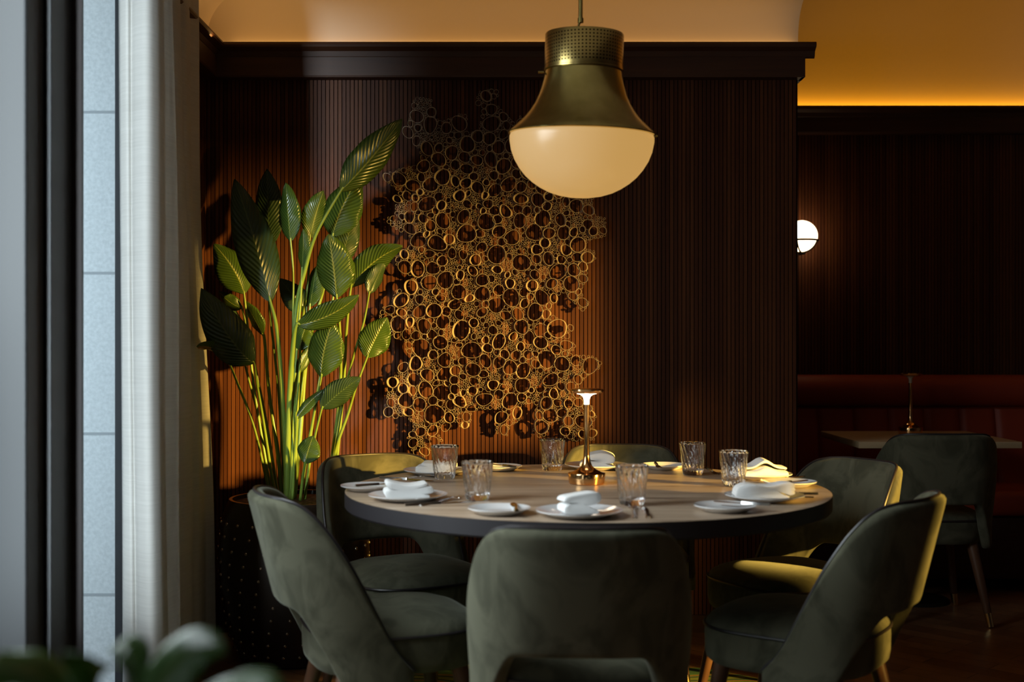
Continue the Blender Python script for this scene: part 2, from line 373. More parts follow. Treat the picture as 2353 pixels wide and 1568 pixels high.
b = bm_new(); loft(b, rings, closed=False); cu = obj('curtain', b, M['curtain']); bake(cu, ('SOLIDIFY', dict(thickness=0.003, offset=0)))
tag(cu, 'white floor length curtain hanging in folds beside the window', 'curtain')

# ---------------------------------------------------------------- wall sculpture
OUT = [(958,226),(992,228),(993,240),(1000,261),(1000,275),(1023,280),(1040,272),(1056,264),(1075,264),(1073,278),(1068,303),(1084,306),(1103,300),(1103,287),(1107,278),(1104,261),(1110,249),(1094,242),(1094,229),(1104,212),(1129,207),(1145,208),(1146,225),(1129,233),(1127,243),(1143,243),(1157,259),(1167,270),(1187,287),(1188,275),(1197,267),(1208,278),(1230,330),(1290,380),(1380,430),(1407,441),(1362,455),(1360,477),(1365,491),(1373,498),(1390,503),(1392,528),(1390,545),(1359,550),(1348,559),(1343,573),(1365,578),(1368,595),(1348,609),(1350,623),(1344,646),(1335,670),(1340,683),(1353,696),(1347,711),(1335,717),(1326,702),(1309,690),(1294,673),(1282,679),(1285,693),(1268,699),(1266,720),(1279,731),(1300,746),(1319,749),(1309,767),(1306,784),(1322,790),(1320,802),(1309,811),(1318,819),(1344,817),(1362,818),(1382,834),(1373,852),(1356,858),(1347,869),(1329,881),(1332,893),(1335,913),(1359,931),(1370,957),(1359,975),(1372,993),(1365,1010),(1318,1013),(1297,1004),(1285,987),(1294,966),(1271,966),(1262,978),(1253,1001),(1238,1004),(1221,995),(1230,972),(1227,949),(1235,931),(1221,925),(1200,931),(1202,954),(1189,969),(1171,981),(1165,1001),(1142,997),(1137,972),(1136,957),(1153,940),(1115,940),(1100,940),(1083,951),(1081,972),(1071,987),(1059,981),(1051,969),(1036,972),(1033,990),(1021,990),(1010,984),(1007,998),(1018,1013),(1001,1025),(986,1042),(977,1051),(954,1045),(939,1022),(938,1004),(951,984),(945,969),(933,954),(913,962),(883,954),(886,928),(889,913),(892,902),(889,872),(916,860),(916,837),(945,828),(945,819),(933,808),(933,790),(925,784),(913,778),(892,767),(875,737),(873,720),(883,705),(901,699),(904,687),(910,667),(930,664),(939,646),(954,638),(913,623),(912,612),(909,587),(927,578),(944,562),(941,542),(910,528),(891,512),(891,500),(910,497),(908,477),(906,455),(916,444),(909,432),(896,424),(882,413),(882,399),(908,396),(916,389),(941,385),(964,376),(967,362),(964,343),(950,334),(947,320),(930,317),(927,301),(941,289),(940,273),(950,261),(946,247),(950,236)]
def sculpture():
    rng = np.random.default_rng(11)
    x0, y0, w, h = 864, 200, 552, 860
    X, Y = np.meshgrid(np.arange(w) + x0 + .5, np.arange(h) + y0 + .5)
    P = np.array(OUT, float); A, B = P, np.roll(P, -1, 0)
    inside = np.zeros(X.shape, bool); D = np.full(X.shape, 1e9)
    for (ax, ay), (bx, by) in zip(A, B):
        cross = ((ay > Y) != (by > Y)); xi = (bx - ax) * (Y - ay) / (by - ay + 1e-9) + ax
        inside ^= cross & (X < xi)
        dx, dy = bx - ax, by - ay; t = np.clip(((X - ax) * dx + (Y - ay) * dy) / (dx * dx + dy * dy + 1e-9), 0, 1)
        D = np.minimum(D, np.hypot(X - ax - t * dx, Y - ay - t * dy))
    Fd = np.where(inside, D + 1.5, -1.0)
    rings = []
    def stamp(cx, cy, r):
        rr = int(r + 60); a, c = max(0, int(cx - x0) - rr), max(0, int(cy - y0) - rr)
        sl = (slice(c, int(cy - y0) + rr), slice(a, int(cx - x0) + rr))
        Fd[sl] = np.minimum(Fd[sl], np.hypot(X[sl] - cx, Y[sl] - cy) - r)
    res = np.full(X.shape, 1e9); inner = np.argwhere(D * inside > 9); k = 0
    for iy, ix in inner[rng.permutation(len(inner))]:                # patches kept free for the fine cells
        if res[iy, ix] < rng.uniform(13, 22): continue
        res = np.minimum(res, np.hypot(X - X[iy, ix], Y - Y[iy, ix]) - rng.uniform(8, 15)); k += 1
        if k >= 80: break
    def stage(lo, hi, stop, lim=10 ** 6, free=False):
        ys, xs = np.nonzero(Fd >= lo); o = rng.permutation(len(ys)); c = 0
        for k in o:
            f = Fd[ys[k], xs[k]] if free else min(Fd[ys[k], xs[k]], res[ys[k], xs[k]] + 1.0); r_hi = hi * rng.uniform(.72, 1.0)
            if f < lo: continue
            r = min(f, r_hi); cx, cy = X[ys[k], xs[k]], Y[ys[k], xs[k]]
            rings.append((cx, cy, r)); stamp(cx, cy, r - 0.25); c += 1
            if c >= lim: return
    stage(14, 22, 0, 110); stage(10, 15, 0, 230); stage(6.5, 10.5, 0, 330); stage(4.6, 7, 0, 260); stage(2.3, 3.4, 0, free=True)
    return rings
rings = sorted(sculpture(), key=lambda r: -r[2])
art = thing('wall_sculpture', 'bronze wall sculpture of hundreds of open rings on the slatted wall', 'wall art', (0, WY - 0.002, 0))
rr = random.Random(3)
def ring_mesh(bm, cx, cy, r):
    big = r > 7; n = 26 if r > 12 else 18 if big else 9
    t = 0.72 if r > 12 else 0.66 if big else 0.5
    y1 = -(rr.uniform(0.042, 0.058) if big else rr.uniform(0.040, 0.050)); y0 = y1 + (rr.uniform(0.011, 0.019) if big else .010)
    el = rr.uniform(0.70, 0.98) if big else rr.uniform(.85, 1); th = rr.uniform(0, math.pi); p3 = rr.uniform(0, 6.28); a3 = rr.uniform(0, .07) if big else .05
    sx, sz = rr.uniform(-.006, .006) if big else 0, 0
    ex = 1.10 if big else 1.0
    def loop(rad, y, off):
        L = []
        for i in range(n):
            a = 2 * math.pi * i / n; q_ = 1 + a3 * math.sin(3 * a + p3)
            ux, uy = rad * math.cos(a) * q_ * ex, rad * math.sin(a) * q_ * el * ex
            X_, Y_ = ux * math.cos(th) - uy * math.sin(th), ux * math.sin(th) + uy * math.cos(th)
            p = at(cx + X_, cy + Y_, WY - 0.03); L.append((p.x + off, y, p.z))
        return L
    L = [loop(r + t * .3, y0, 0), loop(r + t * .3, y1, sx), loop(r - t * .7, y1, sx), loop(r - t * .7, y0, 0)]
    loft(bm, L + [L[0]])
for c_ in rings[:100]:
    b = bm_new(); ring_mesh(b, *c_); obj('ring', b, M['ringmetal'], art)
b = bm_new()
for c_ in rings[100:]: ring_mesh(b, *c_)
o = obj('small_rings', b, M['ringmetal'], art); o['kind'] = 'stuff'
for cx, cy, r in rings[10:60:6]:                                    # pins that hold it off the wall
    p = at(cx + r * .9, cy, WY - 0.03); b = bm_new(); tube(b, [(p.x, 0.004, p.z), (p.x, -0.026, p.z)], 0.003, 8); obj('mounting_pin', b, M['black_metal'], art)

# ---------------------------------------------------------------- pendant lamp
PY = 3.60
pc = at(1337, 310, PY); kx = PY / F
pend = thing('pendant_lamp', 'large brass pendant lamp with glowing opal glass bowl above the table', 'pendant lamp', pc)
TM = Matrix.Rotation(R(3.0), 4, 'X') @ Matrix.Rotation(R(1.4), 4, 'Y')
def pobj(name, bm, m, parent=pend):
    bmesh.ops.transform(bm, matrix=TM, verts=bm.verts); return obj(name, bm, m, parent)
P_ = lambda pts: [(r * kx, z * kx) for r, z in pts]
b = bm_new(); lathe(b, P_([(169, 0), (170, 2), (168, 5), (162, 11), (155, 17), (143, 28), (132, 39), (121, 53), (111.5, 68), (102, 88), (95, 110), (90, 130), (87, 147), (85, 147), (88, 130), (93, 110), (100, 88), (109, 68), (129, 39), (152, 17), (163, 3), (164, 0), (169, 0)]), 96); pobj('shade', b, M['brass'])
# perforated collar
m = M['perf'] = mat('perforated_brass', (0.5, 0.36, 0.12), 0.26, 1.0); q = N(m)
uv = q.n('ShaderNodeTexCoord'); sx = q.n('ShaderNodeSeparateXYZ'); q.l(uv.outputs['Object'], sx.inputs[0])
ang = q.math('ARCTAN2', sx.outputs[1], sx.outputs[0])
fu = q.math('SUBTRACT', q.math('FRACT', q.math('MULTIPLY', ang, 76 / (2 * math.pi))), 0.5)
fv = q.math('SUBTRACT', q.math('FRACT', q.math('MULTIPLY', sx.outputs[2], 1 / (7.6 * kx))), 0.5)
d2 = q.math('ADD', q.math('MULTIPLY', fu, fu), q.math('MULTIPLY', fv, fv)); inz = q.math('MULTIPLY', q.math('LESS_THAN', d2, 0.065), q.math('GREATER_THAN', sx.outputs[2], 152 * kx))
inz = q.math('MULTIPLY', inz, q.math('LESS_THAN', sx.outputs[2], 222 * kx))
q.l(q.mixc(inz, (0.52, 0.39, 0.14), (0.03, 0.018, 0.006)), q.b.inputs['Base Color'])
b = bm_new(); lathe(b, P_([(91, 146), (91, 149), (90, 150), (90, 226), (88, 229), (86, 226), (86, 146), (91, 146)]), 96); pobj('perforated_collar', b, M['perf'])
b = bm_new(); lathe(b, P_([(0, 224), (86, 224), (86, 221), (0, 221)]), 64); pobj('top_plate', b, M['brass'])
b = bm_new(); lathe(b, P_([(164, -1), (166, -6), (166, -16), (162, -38), (154, -59), (142, -79), (128, -96), (112, -110), (94, -122), (74, -132), (50, -139.5), (25, -143.5), (0, -145)]), 96); pobj('glass_bowl', b, M['opal'])
b = bm_new()
for s, z in ((-1, 140), (1, 1)):
    tube(b, [(s * (90 if s < 0 else 166) * kx, 0, z * kx), (s * (104 if s < 0 else 174) * kx, 0, z * kx)], 2.6 * kx, 8)
pobj('thumb_screws', b, M['brass'])
b = bm_new(); tube(b, [((-6 + 3) * kx, 0, 262 * kx), (-3 * kx, 0, CZ - pc.z)], 5 * kx, 14); tube(b, [(-3 * kx, 0, 258 * kx), (-3 * kx, 0, 268 * kx)], 7 * kx, 14)
lathe(b, [(0, CZ - pc.z), (0.06, CZ - pc.z), (0.055, CZ - pc.z - 0.02), (0.01, CZ - pc.z - 0.03), (0, CZ - pc.z - 0.03)], 32, (-3 * kx, 0, 0)); rod = obj('rod', b, M['brass'], pend)
b = bm_new(); hk = [(-3, 262), (-8, 250), (-8, 238), (-2, 230), (5, 236), (6, 250)]
tube(b, catmull([(x * kx, 0, z * kx) for x, z in hk], 5), 2.6 * kx, 8); tube(b, [(-3 * kx, 0, 222 * kx), (-3 * kx, 0, 234 * kx)], 4 * kx, 8); obj('hook', b, M['brass'], pend)

# ---------------------------------------------------------------- round table
T = Vector((0.216, 3.569, 0)); TR = 0.70
tb = thing('round_table', 'large round dining table with oak top and dark edge', 'dining table', T)
b = bm_new(); lathe(b, [(0, 0.75), (TR - 0.004, 0.75), (TR - 0.001, 0.7495), (TR - 0.004, 0.744), (0, 0.744)], 128); obj('table_top', b, M['top'], tb)
b = bm_new(); lathe(b, [(0, 0.743), (TR - 0.003, 0.743), (TR, 0.7485), (TR, 0.709), (TR - 0.004, 0.704), (0, 0.704)], 128); obj('edge_band', b, M['edge'], tb)
b = bm_new(); lathe(b, [(0, 0.704), (0.22, 0.704), (0.22, 0.69), (0.07, 0.66), (0.06, 0.3), (0.07, 0.06), (0.30, 0.035), (0.33, 0.015), (0.33, 0.0035), (0, 0.0035)], 64); obj('pedestal', b, M['black_metal'], tb)
b = bm_new(); lathe(b, [(0, 0.003), (0.94, 0.003), (0.945, 0.002), (0.945, 0.0005), (0, 0.0005)], 96)
tag(obj('rug', b, M['rug'], loc=(T.x, T.y, 0)), 'round green rug with orange and dark bands under the dining table', 'rug')

# ---------------------------------------------------------------- chairs
def interp(t, k): return float(np.interp(t, [a for a, _ in k], [c for _, c in k]))
ZT = [(0, .783), (.2, .783), (.35, .780), (.47, .770), (.56, .745), (.65, .695), (.75, .61), (.85, .50), (.93, .41), (1, .335)]
ZB = [(0, .500), (.27, .498), (.33, .490), (.38, .462), (.45, .415), (.53, .365), (.60, .322), (.66, .303), (1, .30)]
SW, SD, SN = 0.232, 0.235, 2.7
def shell_pt(u, z):
    a = u * R(93); s, c = math.sin(a), math.cos(a)
    x = SW * math.copysign(abs(s) ** (2 / SN), s); y = 0.012 - SD * math.copysign(abs(c) ** (2 / SN), c)
    k = max(0.0, z - 0.40); y -= 0.255 * k * max(0.0, c) ** 0.7; x *= 1.0 + 0.05 * min(1, k / .2) - 0.12 * max(0, k - .2)
    return Vector((x, y, z))
def smooth_keys(K, t): return (interp(max(0, t - .03), K) + interp(t, K) * 2 + interp(min(1, t + .03), K)) / 4
def make_chair(label, group, loc, rz):
    t = thing('dining_chair', label, 'chair', loc, rz, group)
    nu, nv = 52, 16
    cols = []
    for i in range(nu + 1):
        u = -1 + 2 * i / nu; a = abs(u); zt, zb = smooth_keys(ZT, a), smooth_keys(ZB, a)
        cols.append([shell_pt(u, zb + (zt - zb) * j / nv) for j in range(nv + 1)])
    b = bm_new(); loft(b, cols, closed=False)
    o = obj('backrest', b, M['velvet'], t); bake(o, ('SOLIDIFY', dict(thickness=0.042, offset=0, use_even_offset=True)), ('SUBSURF', dict(levels=1, render_levels=1)))
    for p in o.data.polygons: p.use_smooth = True
    b = bm_new(); pts = []
    for i in range(97):
        u = -1 + 2 * i / 96; p = shell_pt(u, smooth_keys(ZT, abs(u))); d = Vector((0, 0, 1)) if abs(u) < .5 else Vector((0, .5, 1)).normalized()
        out = Vector((p.x, p.y - 0.02, 0)); out = out.normalized() if out.length > 1e-4 else Vector()
        pts.append(p + d * 0.001)
    tube(b, pts, 0.0042, 8); obj('piping', b, M['piping'], o)
    def plan(s, n=64):
        L = []
        for i in range(n):
            a = 2 * math.pi * i / n; c_, s_ = math.cos(a), math.sin(a); e = 2 / 3.0
            L.append((0.222 * s * math.copysign(abs(c_) ** e, c_), 0.035 + 0.225 * s * math.copysign(abs(s_) ** e, s_)))
        return L
    b = bm_new(); prof = [(0.02, .474), (.3, .473), (.55, .470), (.75, .463), (.88, .453), (.95, .443), (.985, .433), (1, .424), (1.005, .40), (1.0, .355), (.985, .338), (.95, .33), (.02, .33)]
    loft(b, [[(x, y, z) for x, y in plan(s)] for s, z in prof], True, True); se = obj('seat', b, M['velvet'], t)
    for p in se.data.polygons: p.use_smooth = True
    b = bm_new(); pp = [(x, y, .425) for x, y in plan(1.006)]; tube(b, pp + pp[:2], 0.0042, 8, False); obj('piping', b, M['piping'], se)
    for sx_, y0, y1 in ((-1, -.12, -.20), (1, -.12, -.20), (-1, .18, .235), (1, .18, .235)):
        b = bm_new(); top = Vector((sx_ * .155, y0, .335)); bot = Vector((sx_ * .205, y1, 0.0)); k = 0.17
        q0 = bot.lerp(top, k); tube(b, [top, q0], [.023, .0145], 16); lg = obj('leg', b, M['leg'], t)
        b = bm_new(); tube(b, [q0, bot.lerp(top, .013)], [.0152, .0125], 16); obj('ferrule', b, M['ferrule'], lg)
    return t
def chair_pose(bx, by, face):
    d = (Vector((face[0], face[1], 0)) - Vector((bx, by, 0))).normalized()
    o = Vector((bx, by, 0.0035)) + d * 0.318
    return o, math.atan2(d.y, d.x) - math.pi / 2
G = 'velvet chairs around the round table'
CH_ = [(0.140, 2.53, (0.19, 3.569), 'sage green velvet chair seen from behind, in front of the round table'),
       (-0.66, 3.16, (0.25, 3.50), 'sage velvet chair nearest the window curtain, turned side on'),
       (-0.505, 4.22, (0.0, 3.35), 'olive velvet chair beside the potted plant, its inner back facing us'),
       (0.41, 4.64, (0.36, 3.569), 'dark green velvet chair between the round table and the slatted wall'),
       (1.185, 4.03, (0.20, 3.50), 'green velvet chair at table right, rear of two, sunlit on rim and seat'),
       (1.055, 3.06, (0.12, 3.70), 'green velvet chair at table right, front of two, back turned to us')]
first = None
for bx, by, fc, lab in CH_:
    loc, rz = chair_pose(bx, by, fc)
    if first is None: first = make_chair(lab, G, loc, rz)
    else: dup(first, loc, rz, lab, G)
loc, rz = chair_pose(1.753, 4.90, (1.78, 6.0)); loc.z = 0
c7 = dup(first, loc, rz, 'dark velvet chair pulled up to the small table by the red banquette', 'velvet chair at the banquette table'); c7.scale = (1.05, 1.0, 1.03)

# ---------------------------------------------------------------- table settings
def plate_mesh(r):
    b = bm_new(); lathe(b, [(0, .006), (r * .62, .006), (r * .70, .008), (r * .96, .0155), (r, .0165), (r * .995, .014), (r * .72, .003), (r * .64, 0.0), (0, 0.0)], 64); return b
PL = [(937, 1137, 'white dinner plate under the folded napkin at the window side front'),
      (1003, 1080, 'white dinner plate behind the leftmost glass, napkin on it'),
      (1370, 1068, 'white dinner plate at the far side, behind the copper table lamp'),
      (1331, 1173, 'white dinner plate at the near side in front of the copper lamp'),
      (1741, 1089, 'white dinner plate at the far right under a peaked napkin'),
      (1757, 1138, 'white dinner plate at the near right under a pleated napkin')]
first = None; PLC = []
for px, py, lab in PL:
    p = on(px, py, 0.764); p.z = 0.7502; PLC.append(p)
    if first is None:
        first = obj('dinner_plate', plate_mesh(0.107), M['china'], loc=p); tag(first, lab, 'plate', 'dinner plates')
    else:
        c_ = first.copy(); link(c_); c_.location = p; c_['label'] = lab
SPL = [(845, 1118, 'small side plate at the left table edge, half behind a napkin'),
       (1146, 1073, 'small side plate at the far left, in front of the slatted wall'),
       (1526, 1070, 'small side plate beside the far plate, with a butter knife standing out'),
       (1147, 1170, 'small side plate at the near left of the table'),
       (1815, 1109, 'small side plate at the right table edge behind the pleated napkin'),
       (1666, 1164, 'small side plate at the near right of the table')]
first = None; SPC = []
for px, py, lab in SPL:
    p = on(px, py, 0.762); p.z = 0.7502; SPC.append(p)
    if first is None:
        first = obj('side_plate', plate_mesh(0.078), M['china'], loc=p); tag(first, lab, 'plate', 'side plates')
    else:
        c_ = first.copy(); link(c_); c_.location = p; c_['label'] = lab
# tumblers
def rip(r, z, a):
    if r < 0.012: return r
    w = 0.0021 * math.sin(15 * (a + z * 7.5)) * min(1, z / 0.02) + 0.0006 * math.sin(z * 130 + 3 * a)
    return r + w
prof = [(0, 0.0), (.020, 0.0), (.029, .001), (.031, .004), (.0325, .016)] + [(.0325 + .0095 * (k / 16) ** 1.1, .016 + .087 * k / 16) for k in range(1, 17)] + [(.0413, .1045)]
inner = [(.0392 - .0085 * (k / 16), .102 - .084 * k / 16) for k in range(17)] + [(.020, .0155), (0, .0150)]
b = bm_new(); lathe(b, prof + inner, 104, ripple=rip)
gl = [(1022, 1101, 'ribbed glass tumbler at the left, in front of the folded napkin'),
      (1097, 1149, 'ribbed glass tumbler at the near left, beside the side plate'),
      (1269, 1081, 'ribbed glass tumbler left of the copper lamp at the far side'),
      (1452, 1161, 'ribbed glass tumbler right of the near dinner plate, above the cutlery handles'),
      (1592, 1092, 'ribbed glass tumbler right of the far side plate, against the dark wall'),
      (1686, 1117, 'ribbed glass tumbler at the right, between the two right-hand napkins')]
first = None
for i, (px, py, lab) in enumerate(gl):
    p = on(px, py, 0.7503)
    if first is None:
        first = obj('glass_tumbler', b, M['glass'], loc=p); tag(first, lab, 'glass', 'ribbed tumblers')
    else:
        c_ = first.copy(); link(c_); c_.location = p; c_['label'] = lab; c_.rotation_euler.z = 0.7 * i
# napkins: a strip of cloth folded over itself, extruded
def napkin(path, L, th, zf, label, p, rz, yf=None):
    pts = catmull([(y, z, 0) for y, z in path], 6); n = len(pts); up, dn = [], []
    for i, q_ in enumerate(pts):
        t = (pts[min(i + 1, n - 1)] - pts[max(i - 1, 0)]).normalized(); nn = Vector((-t.y, t.x, 0)) * th / 2
        up.append(q_ + nn); dn.append(q_ - nn)
    sec = up + dn[::-1]; rings = []
    NS = 26
    for k in range(NS + 1):
        u = k / NS; x = (u - .5) * L; e = 1.0 if 0 < k < NS else 0.985
        rings.append([(x * 1.0 + (yf(u, v) if yf else 0), v.x * e, max(0.0005, v.y * zf(u, v.x))) for v in sec])
    b = bm_new(); loft(b, rings, True, True)
    o = obj('napkin', b, M['linen'], loc=(p.x, p.y, p.z + 0.0062)); bake(o, ('SUBSURF', dict(levels=1, render_levels=1)))
    for pl in o.data.polygons: pl.use_smooth = True
    o.rotation_euler.z = rz; return tag(o, label, 'napkin', 'folded linen napkins')
stack = [(.056, .0065), (0, .006), (-.050, .0065), (-.060, .0125), (-.050, .0185), (0, .0175), (.057, .0185), (.060, .0235), (.052, .0285), (0, .0275), (-.048, .0295), (-.056, .034), (-.046, .0385), (0, .0365), (.05, .040)]
napkin(stack, .092, .0085, lambda u, x: 0.86 + 60 * (x - .012) ** 2 + .05 * u, 'white napkin folded in a thick stack on the front left plate', PLC[0], R(-80))
stack2 = [(.052, .006), (-.048, .006), (-.056, .012), (-.048, .018), (.05, .017), (.056, .0225), (.05, .028), (-.044, .0285)]
napkin(stack2, .09, .0085, lambda u, x: 1.0 - 1.4 * x + .06 * math.sin(4 * u), 'white folded napkin on the rear left plate, behind a tumbler', PLC[1], R(-96))
flap = [(.043, .006), (-.033, .006), (-.043, .013), (-.033, .0205), (.030, .027), (.042, .036), (.034, .047), (-.02, .041), (-.040, .037), (-.045, .030)]
napkin(flap, .075, .0075, lambda u, x: 1.0 + .10 * u, 'white napkin loosely folded on the near plate, centre of the table edge', PLC[3] + Vector((0.0, 0.0, 0)), R(-78))
hump = [(.05, .006), (-.05, .006), (-.058, .012), (-.048, .018), (.03, .018), (.05, .024), (.046, .040), (.012, .050), (-.028, .043), (-.044, .034)]
napkin(hump, .08, .0075, lambda u, x: 1.0 - .08 * u, 'white napkin loosely humped on the far plate behind the lamp', PLC[2] + Vector((.008, 0, 0)), R(-94))
peak = [(.052, .004), (-.045, .005), (-.054, .012), (-.045, .019), (.0, .021), (.045, .022), (.052, .028), (.03, .036), (-.04, .034)]
napkin(peak, .145, .0075, lambda u, x: 0.80 + 0.62 * math.exp(-((u - .52) / .2) ** 2) * 1.0, 'white napkin folded into a peak on the far right plate', PLC[4] + Vector((0.012, 0, 0)), R(4))
ple = [(.066, .006), (-.062, .006), (-.074, .014), (-.068, .027), (-.045, .035), (-.01, .031), (.022, .032), (.05, .038), (.070, .038), (.076, .0335), (.066, .030), (.077, .0255), (.066, .022), (.076, .017), (.064, .0135)]
napkin(ple, .078, .007, lambda u, x: 1.0 + .08 * u, 'white napkin with pleated end on the near right plate', PLC[5] + Vector((-.004, 0, 0)), R(-92))
# cutlery
def flat_tool(bm, prof, th, z=0.0):
    rings = []
    for x, w, dz in prof:
        rings.append([(x, -w, z + dz), (x, -w * .6, z + dz + th), (x, w * .6, z + dz + th), (x, w, z + dz)])
    loft(bm, rings, True, True)
def knife_parts(L, t):
    b = bm_new(); flat_tool(b, [(-L / 2, .0045, 0), (-L / 2 + .004, .0062, 0), (-L * .2, .0055, 0), (-L * .02, .0045, 0), (0, .004, 0)], .006); obj('handle', b, M['steel'], t)
    b = bm_new(); flat_tool(b, [(0, .004, .001), (L * .04, .0075, .001), (L * .3, .0095, .001), (L * .42, .0085, .001), (L * .48, .005, .001), (L * .5, .001, .001)], .0018); obj('blade', b, M['steel'], t)
def fork_mesh(L):
    b = bm_new(); flat_tool(b, [(-L / 2, .004, 0), (-L / 2 + .004, .0065, 0), (-L * .2, .0045, .001), (L * .1, .0026, .005), (L * .22, .0035, .007), (L * .27, .0105, .006), (L * .33, .0115, .004)], .003)
    for k in range(4):
        y = -.0096 + .0064 * k; flat = [(L * .32, .0018, .004), (L * .42, .0016, .003), (L * .5, .0007, .007)]
        rg = [[(x, y - w, dz), (x, y - w, dz + .002), (x, y + w, dz + .002), (x, y + w, dz)] for x, w, dz in flat]; loft(b, rg, True, True)
    return b
KN = [((930, 1163), (1078, 1154), 'steel table knife in front of the front left plate', None),
      ((873, 1099), (990, 1106), 'steel table knife between the two left plates', None),
      ((1624, 1077), (1650, 1092), 'steel table knife left of the far right plate', .2),
      ((1745, 1105), (1849, 1096), 'steel table knife behind the right-hand side plate', None),
      ((1880, 1137), (1770, 1136), 'steel table knife with handle past the pleated napkin', .2),
      ((1490, 1192), (1476, 1160), 'steel table knife at the near side, right one of the two handles', .2)]
FK = [((966, 1163), (1060, 1146), 'steel fork beside the knife in front of the front left plate', .19),
      ((893, 1104), (985, 1098), 'steel fork beside the knife between the two left plates', .19),
      ((1870, 1144), (1770, 1142), 'steel fork with handle just past the pleated napkin', .19),
      ((1459, 1192), (1452, 1158), 'steel fork at the near side, left one of the two handles', .19)]
def place2(o, a, c, z, L=None):
    A, B = on(*a, z), on(*c, z); d = (B - A).normalized(); LL = L or (B - A).length
    mid = A + d * LL / 2; o.location = (mid.x, mid.y, z); o.rotation_euler.z = math.atan2(d.y, d.x)
first = None
for a, c, lab, L in KN:
    if first is None:
        first = thing('table_knife', lab, 'knife', group='table knives'); knife_parts(0.20, first); o = first
    else: o = dup(first, (0, 0, 0), 0, lab)
    place2(o, a, c, 0.7503, 0.20)
first = None
for a, c, lab, L in FK:
    if first is None: first = o = obj('fork', fork_mesh(0.19), M['steel']); tag(o, lab, 'fork', 'table forks')
    else: o = first.copy(); link(o); o['label'] = lab
    place2(o, a, c, 0.7503, 0.19)
BK = [(0, (836, 1117), (905, 1112), 'butter knife lying on the side plate at the left table edge'),
      (1, (1188, 1075), (1125, 1067), 'butter knife lying on the far left side plate, against the slats'),
      (2, (1502, 1062), (1520, 1080), 'butter knife crossing the far side plate'),
      (3, (1189, 1178), (1178, 1155), 'butter knife crossing the near left side plate'),
      (4, (1790, 1112), (1846, 1106), 'butter knife on the side plate at the right table edge'),
      (5, (1748, 1161), (1662, 1155), 'butter knife on the near right side plate, handle overhanging')]
first = None
for i, a, c, lab in BK:
    if first is None: first = o = thing('butter_knife', lab, 'knife', group='butter knives on side plates'); knife_parts(0.15, o)
    else: o = dup(first, (0, 0, 0), 0, lab)
    A, B = on(*a, .767), on(*c, .767); d = (B - A).normalized(); mid = (A + B) / 2
    o.location = (mid.x, mid.y, 0.7668); o.rotation_euler.z = math.atan2(d.y, d.x)

# ---------------------------------------------------------------- cordless table lamps
def lamp(label, loc, glow):
    t = thing('table_lamp', label, 'lamp', loc, 0, 'cordless copper table lamps')
    b = bm_new(); lathe(b, [(0, 0), (.050, 0), (.0535, .002), (.0565, .030), (.0555, .0325), (.045, .035), (.029, .043), (.017, .053), (.0115, .068), (.0095, .085), (0, .085)], 64); obj('base', b, M['copper'], t)
    b = bm_new(); lathe(b, [(.0098, .08), (.0085, .12), (.0085, .233), (.0098, .236), (.0098, .239), (0, .239)], 32); obj('stem', b, M['copper'], t)
    b = bm_new(); lathe(b, [(.0075, .239), (.0078, .252), (.011, .262), (.019, .2685), (.030, .271), (0, .2712)], 32); obj('light_guide', b, M[glow], t)
    b = bm_new(); lathe(b, [(.030, .2715), (.046, .2735), (.0505, .2775), (.0515, .281), (.050, .2845), (.040, .287), (0, .288), (0, .2716)], 48); obj('shade_disc', b, M['copper'], t)
    return t
lp = on(1348, 1112); lamp('copper cordless lamp standing in the middle of the round table', (lp.x, lp.y, 0.7502), 'lampglow')
bp = on(2092, 998); lamp('copper cordless lamp on the small table by the red banquette', (bp.x, bp.y, 0.7502), 'frosted')

# ---------------------------------------------------------------- banquette corner
t = thing('side_table', 'small pale square table in front of the red banquette', 'table', (1.84, 5.555, 0))
b = bm_new(); box(b, -.35, .35, -.325, .325, .722, .75, .002); obj('table_top', b, M['palewood'], t)
b = bm_new(); lathe(b, [(0, .722), (.12, .722), (.12, .71), (.03, .69), (.028, .03), (.14, .015), (.15, .0), (0, .0)], 32); obj('pedestal', b, M['black_metal'], t)
t = thing('banquette', 'long red leather banquette with channelled back under the wall light', 'banquette', (2.7, 5.95, 0))
x0, x1 = RX + 0.01 - 2.7, 1.45
b = bm_new(); box(b, x0, x1, -.22, .285, .06, .36, .01); obj('base', b, M['walnut'], t)
b = bm_new(); box(b, x0, x1, -.26, .16, .362, .48, .03); obj('seat', b, M['leather'], t)
b = bm_new(); prism(b, [(.12 + .075 * math.cos(a) * 1.0 + .07, .935 + .08 * math.sin(a)) for a in [i * math.pi / 16 for i in range(-16, 16)]], 'x', x0, x1); obj('top_roll', b, M['leather'], t)
x = x0; k = 0.178
while x < x1 - .02:
    xe = min(x + k, x1); b = bm_new(); rg = []
    for j in range(13):
        u = j / 12; bul = .022 * math.sqrt(max(0, 1 - (2 * u - 1) ** 4)); xx = x + (xe - x) * u
        rg.append([(xx, .285, .47), (xx, .12 - bul * .6, .47), (xx, .125 - bul, .6), (xx, .145 - bul, .75), (xx, .165 - bul * .8, .845), (xx, .20, .862), (xx, .285, .862)])
    loft(b, rg, True, True); obj('back_channel', b, M['leather'], t); x = xe
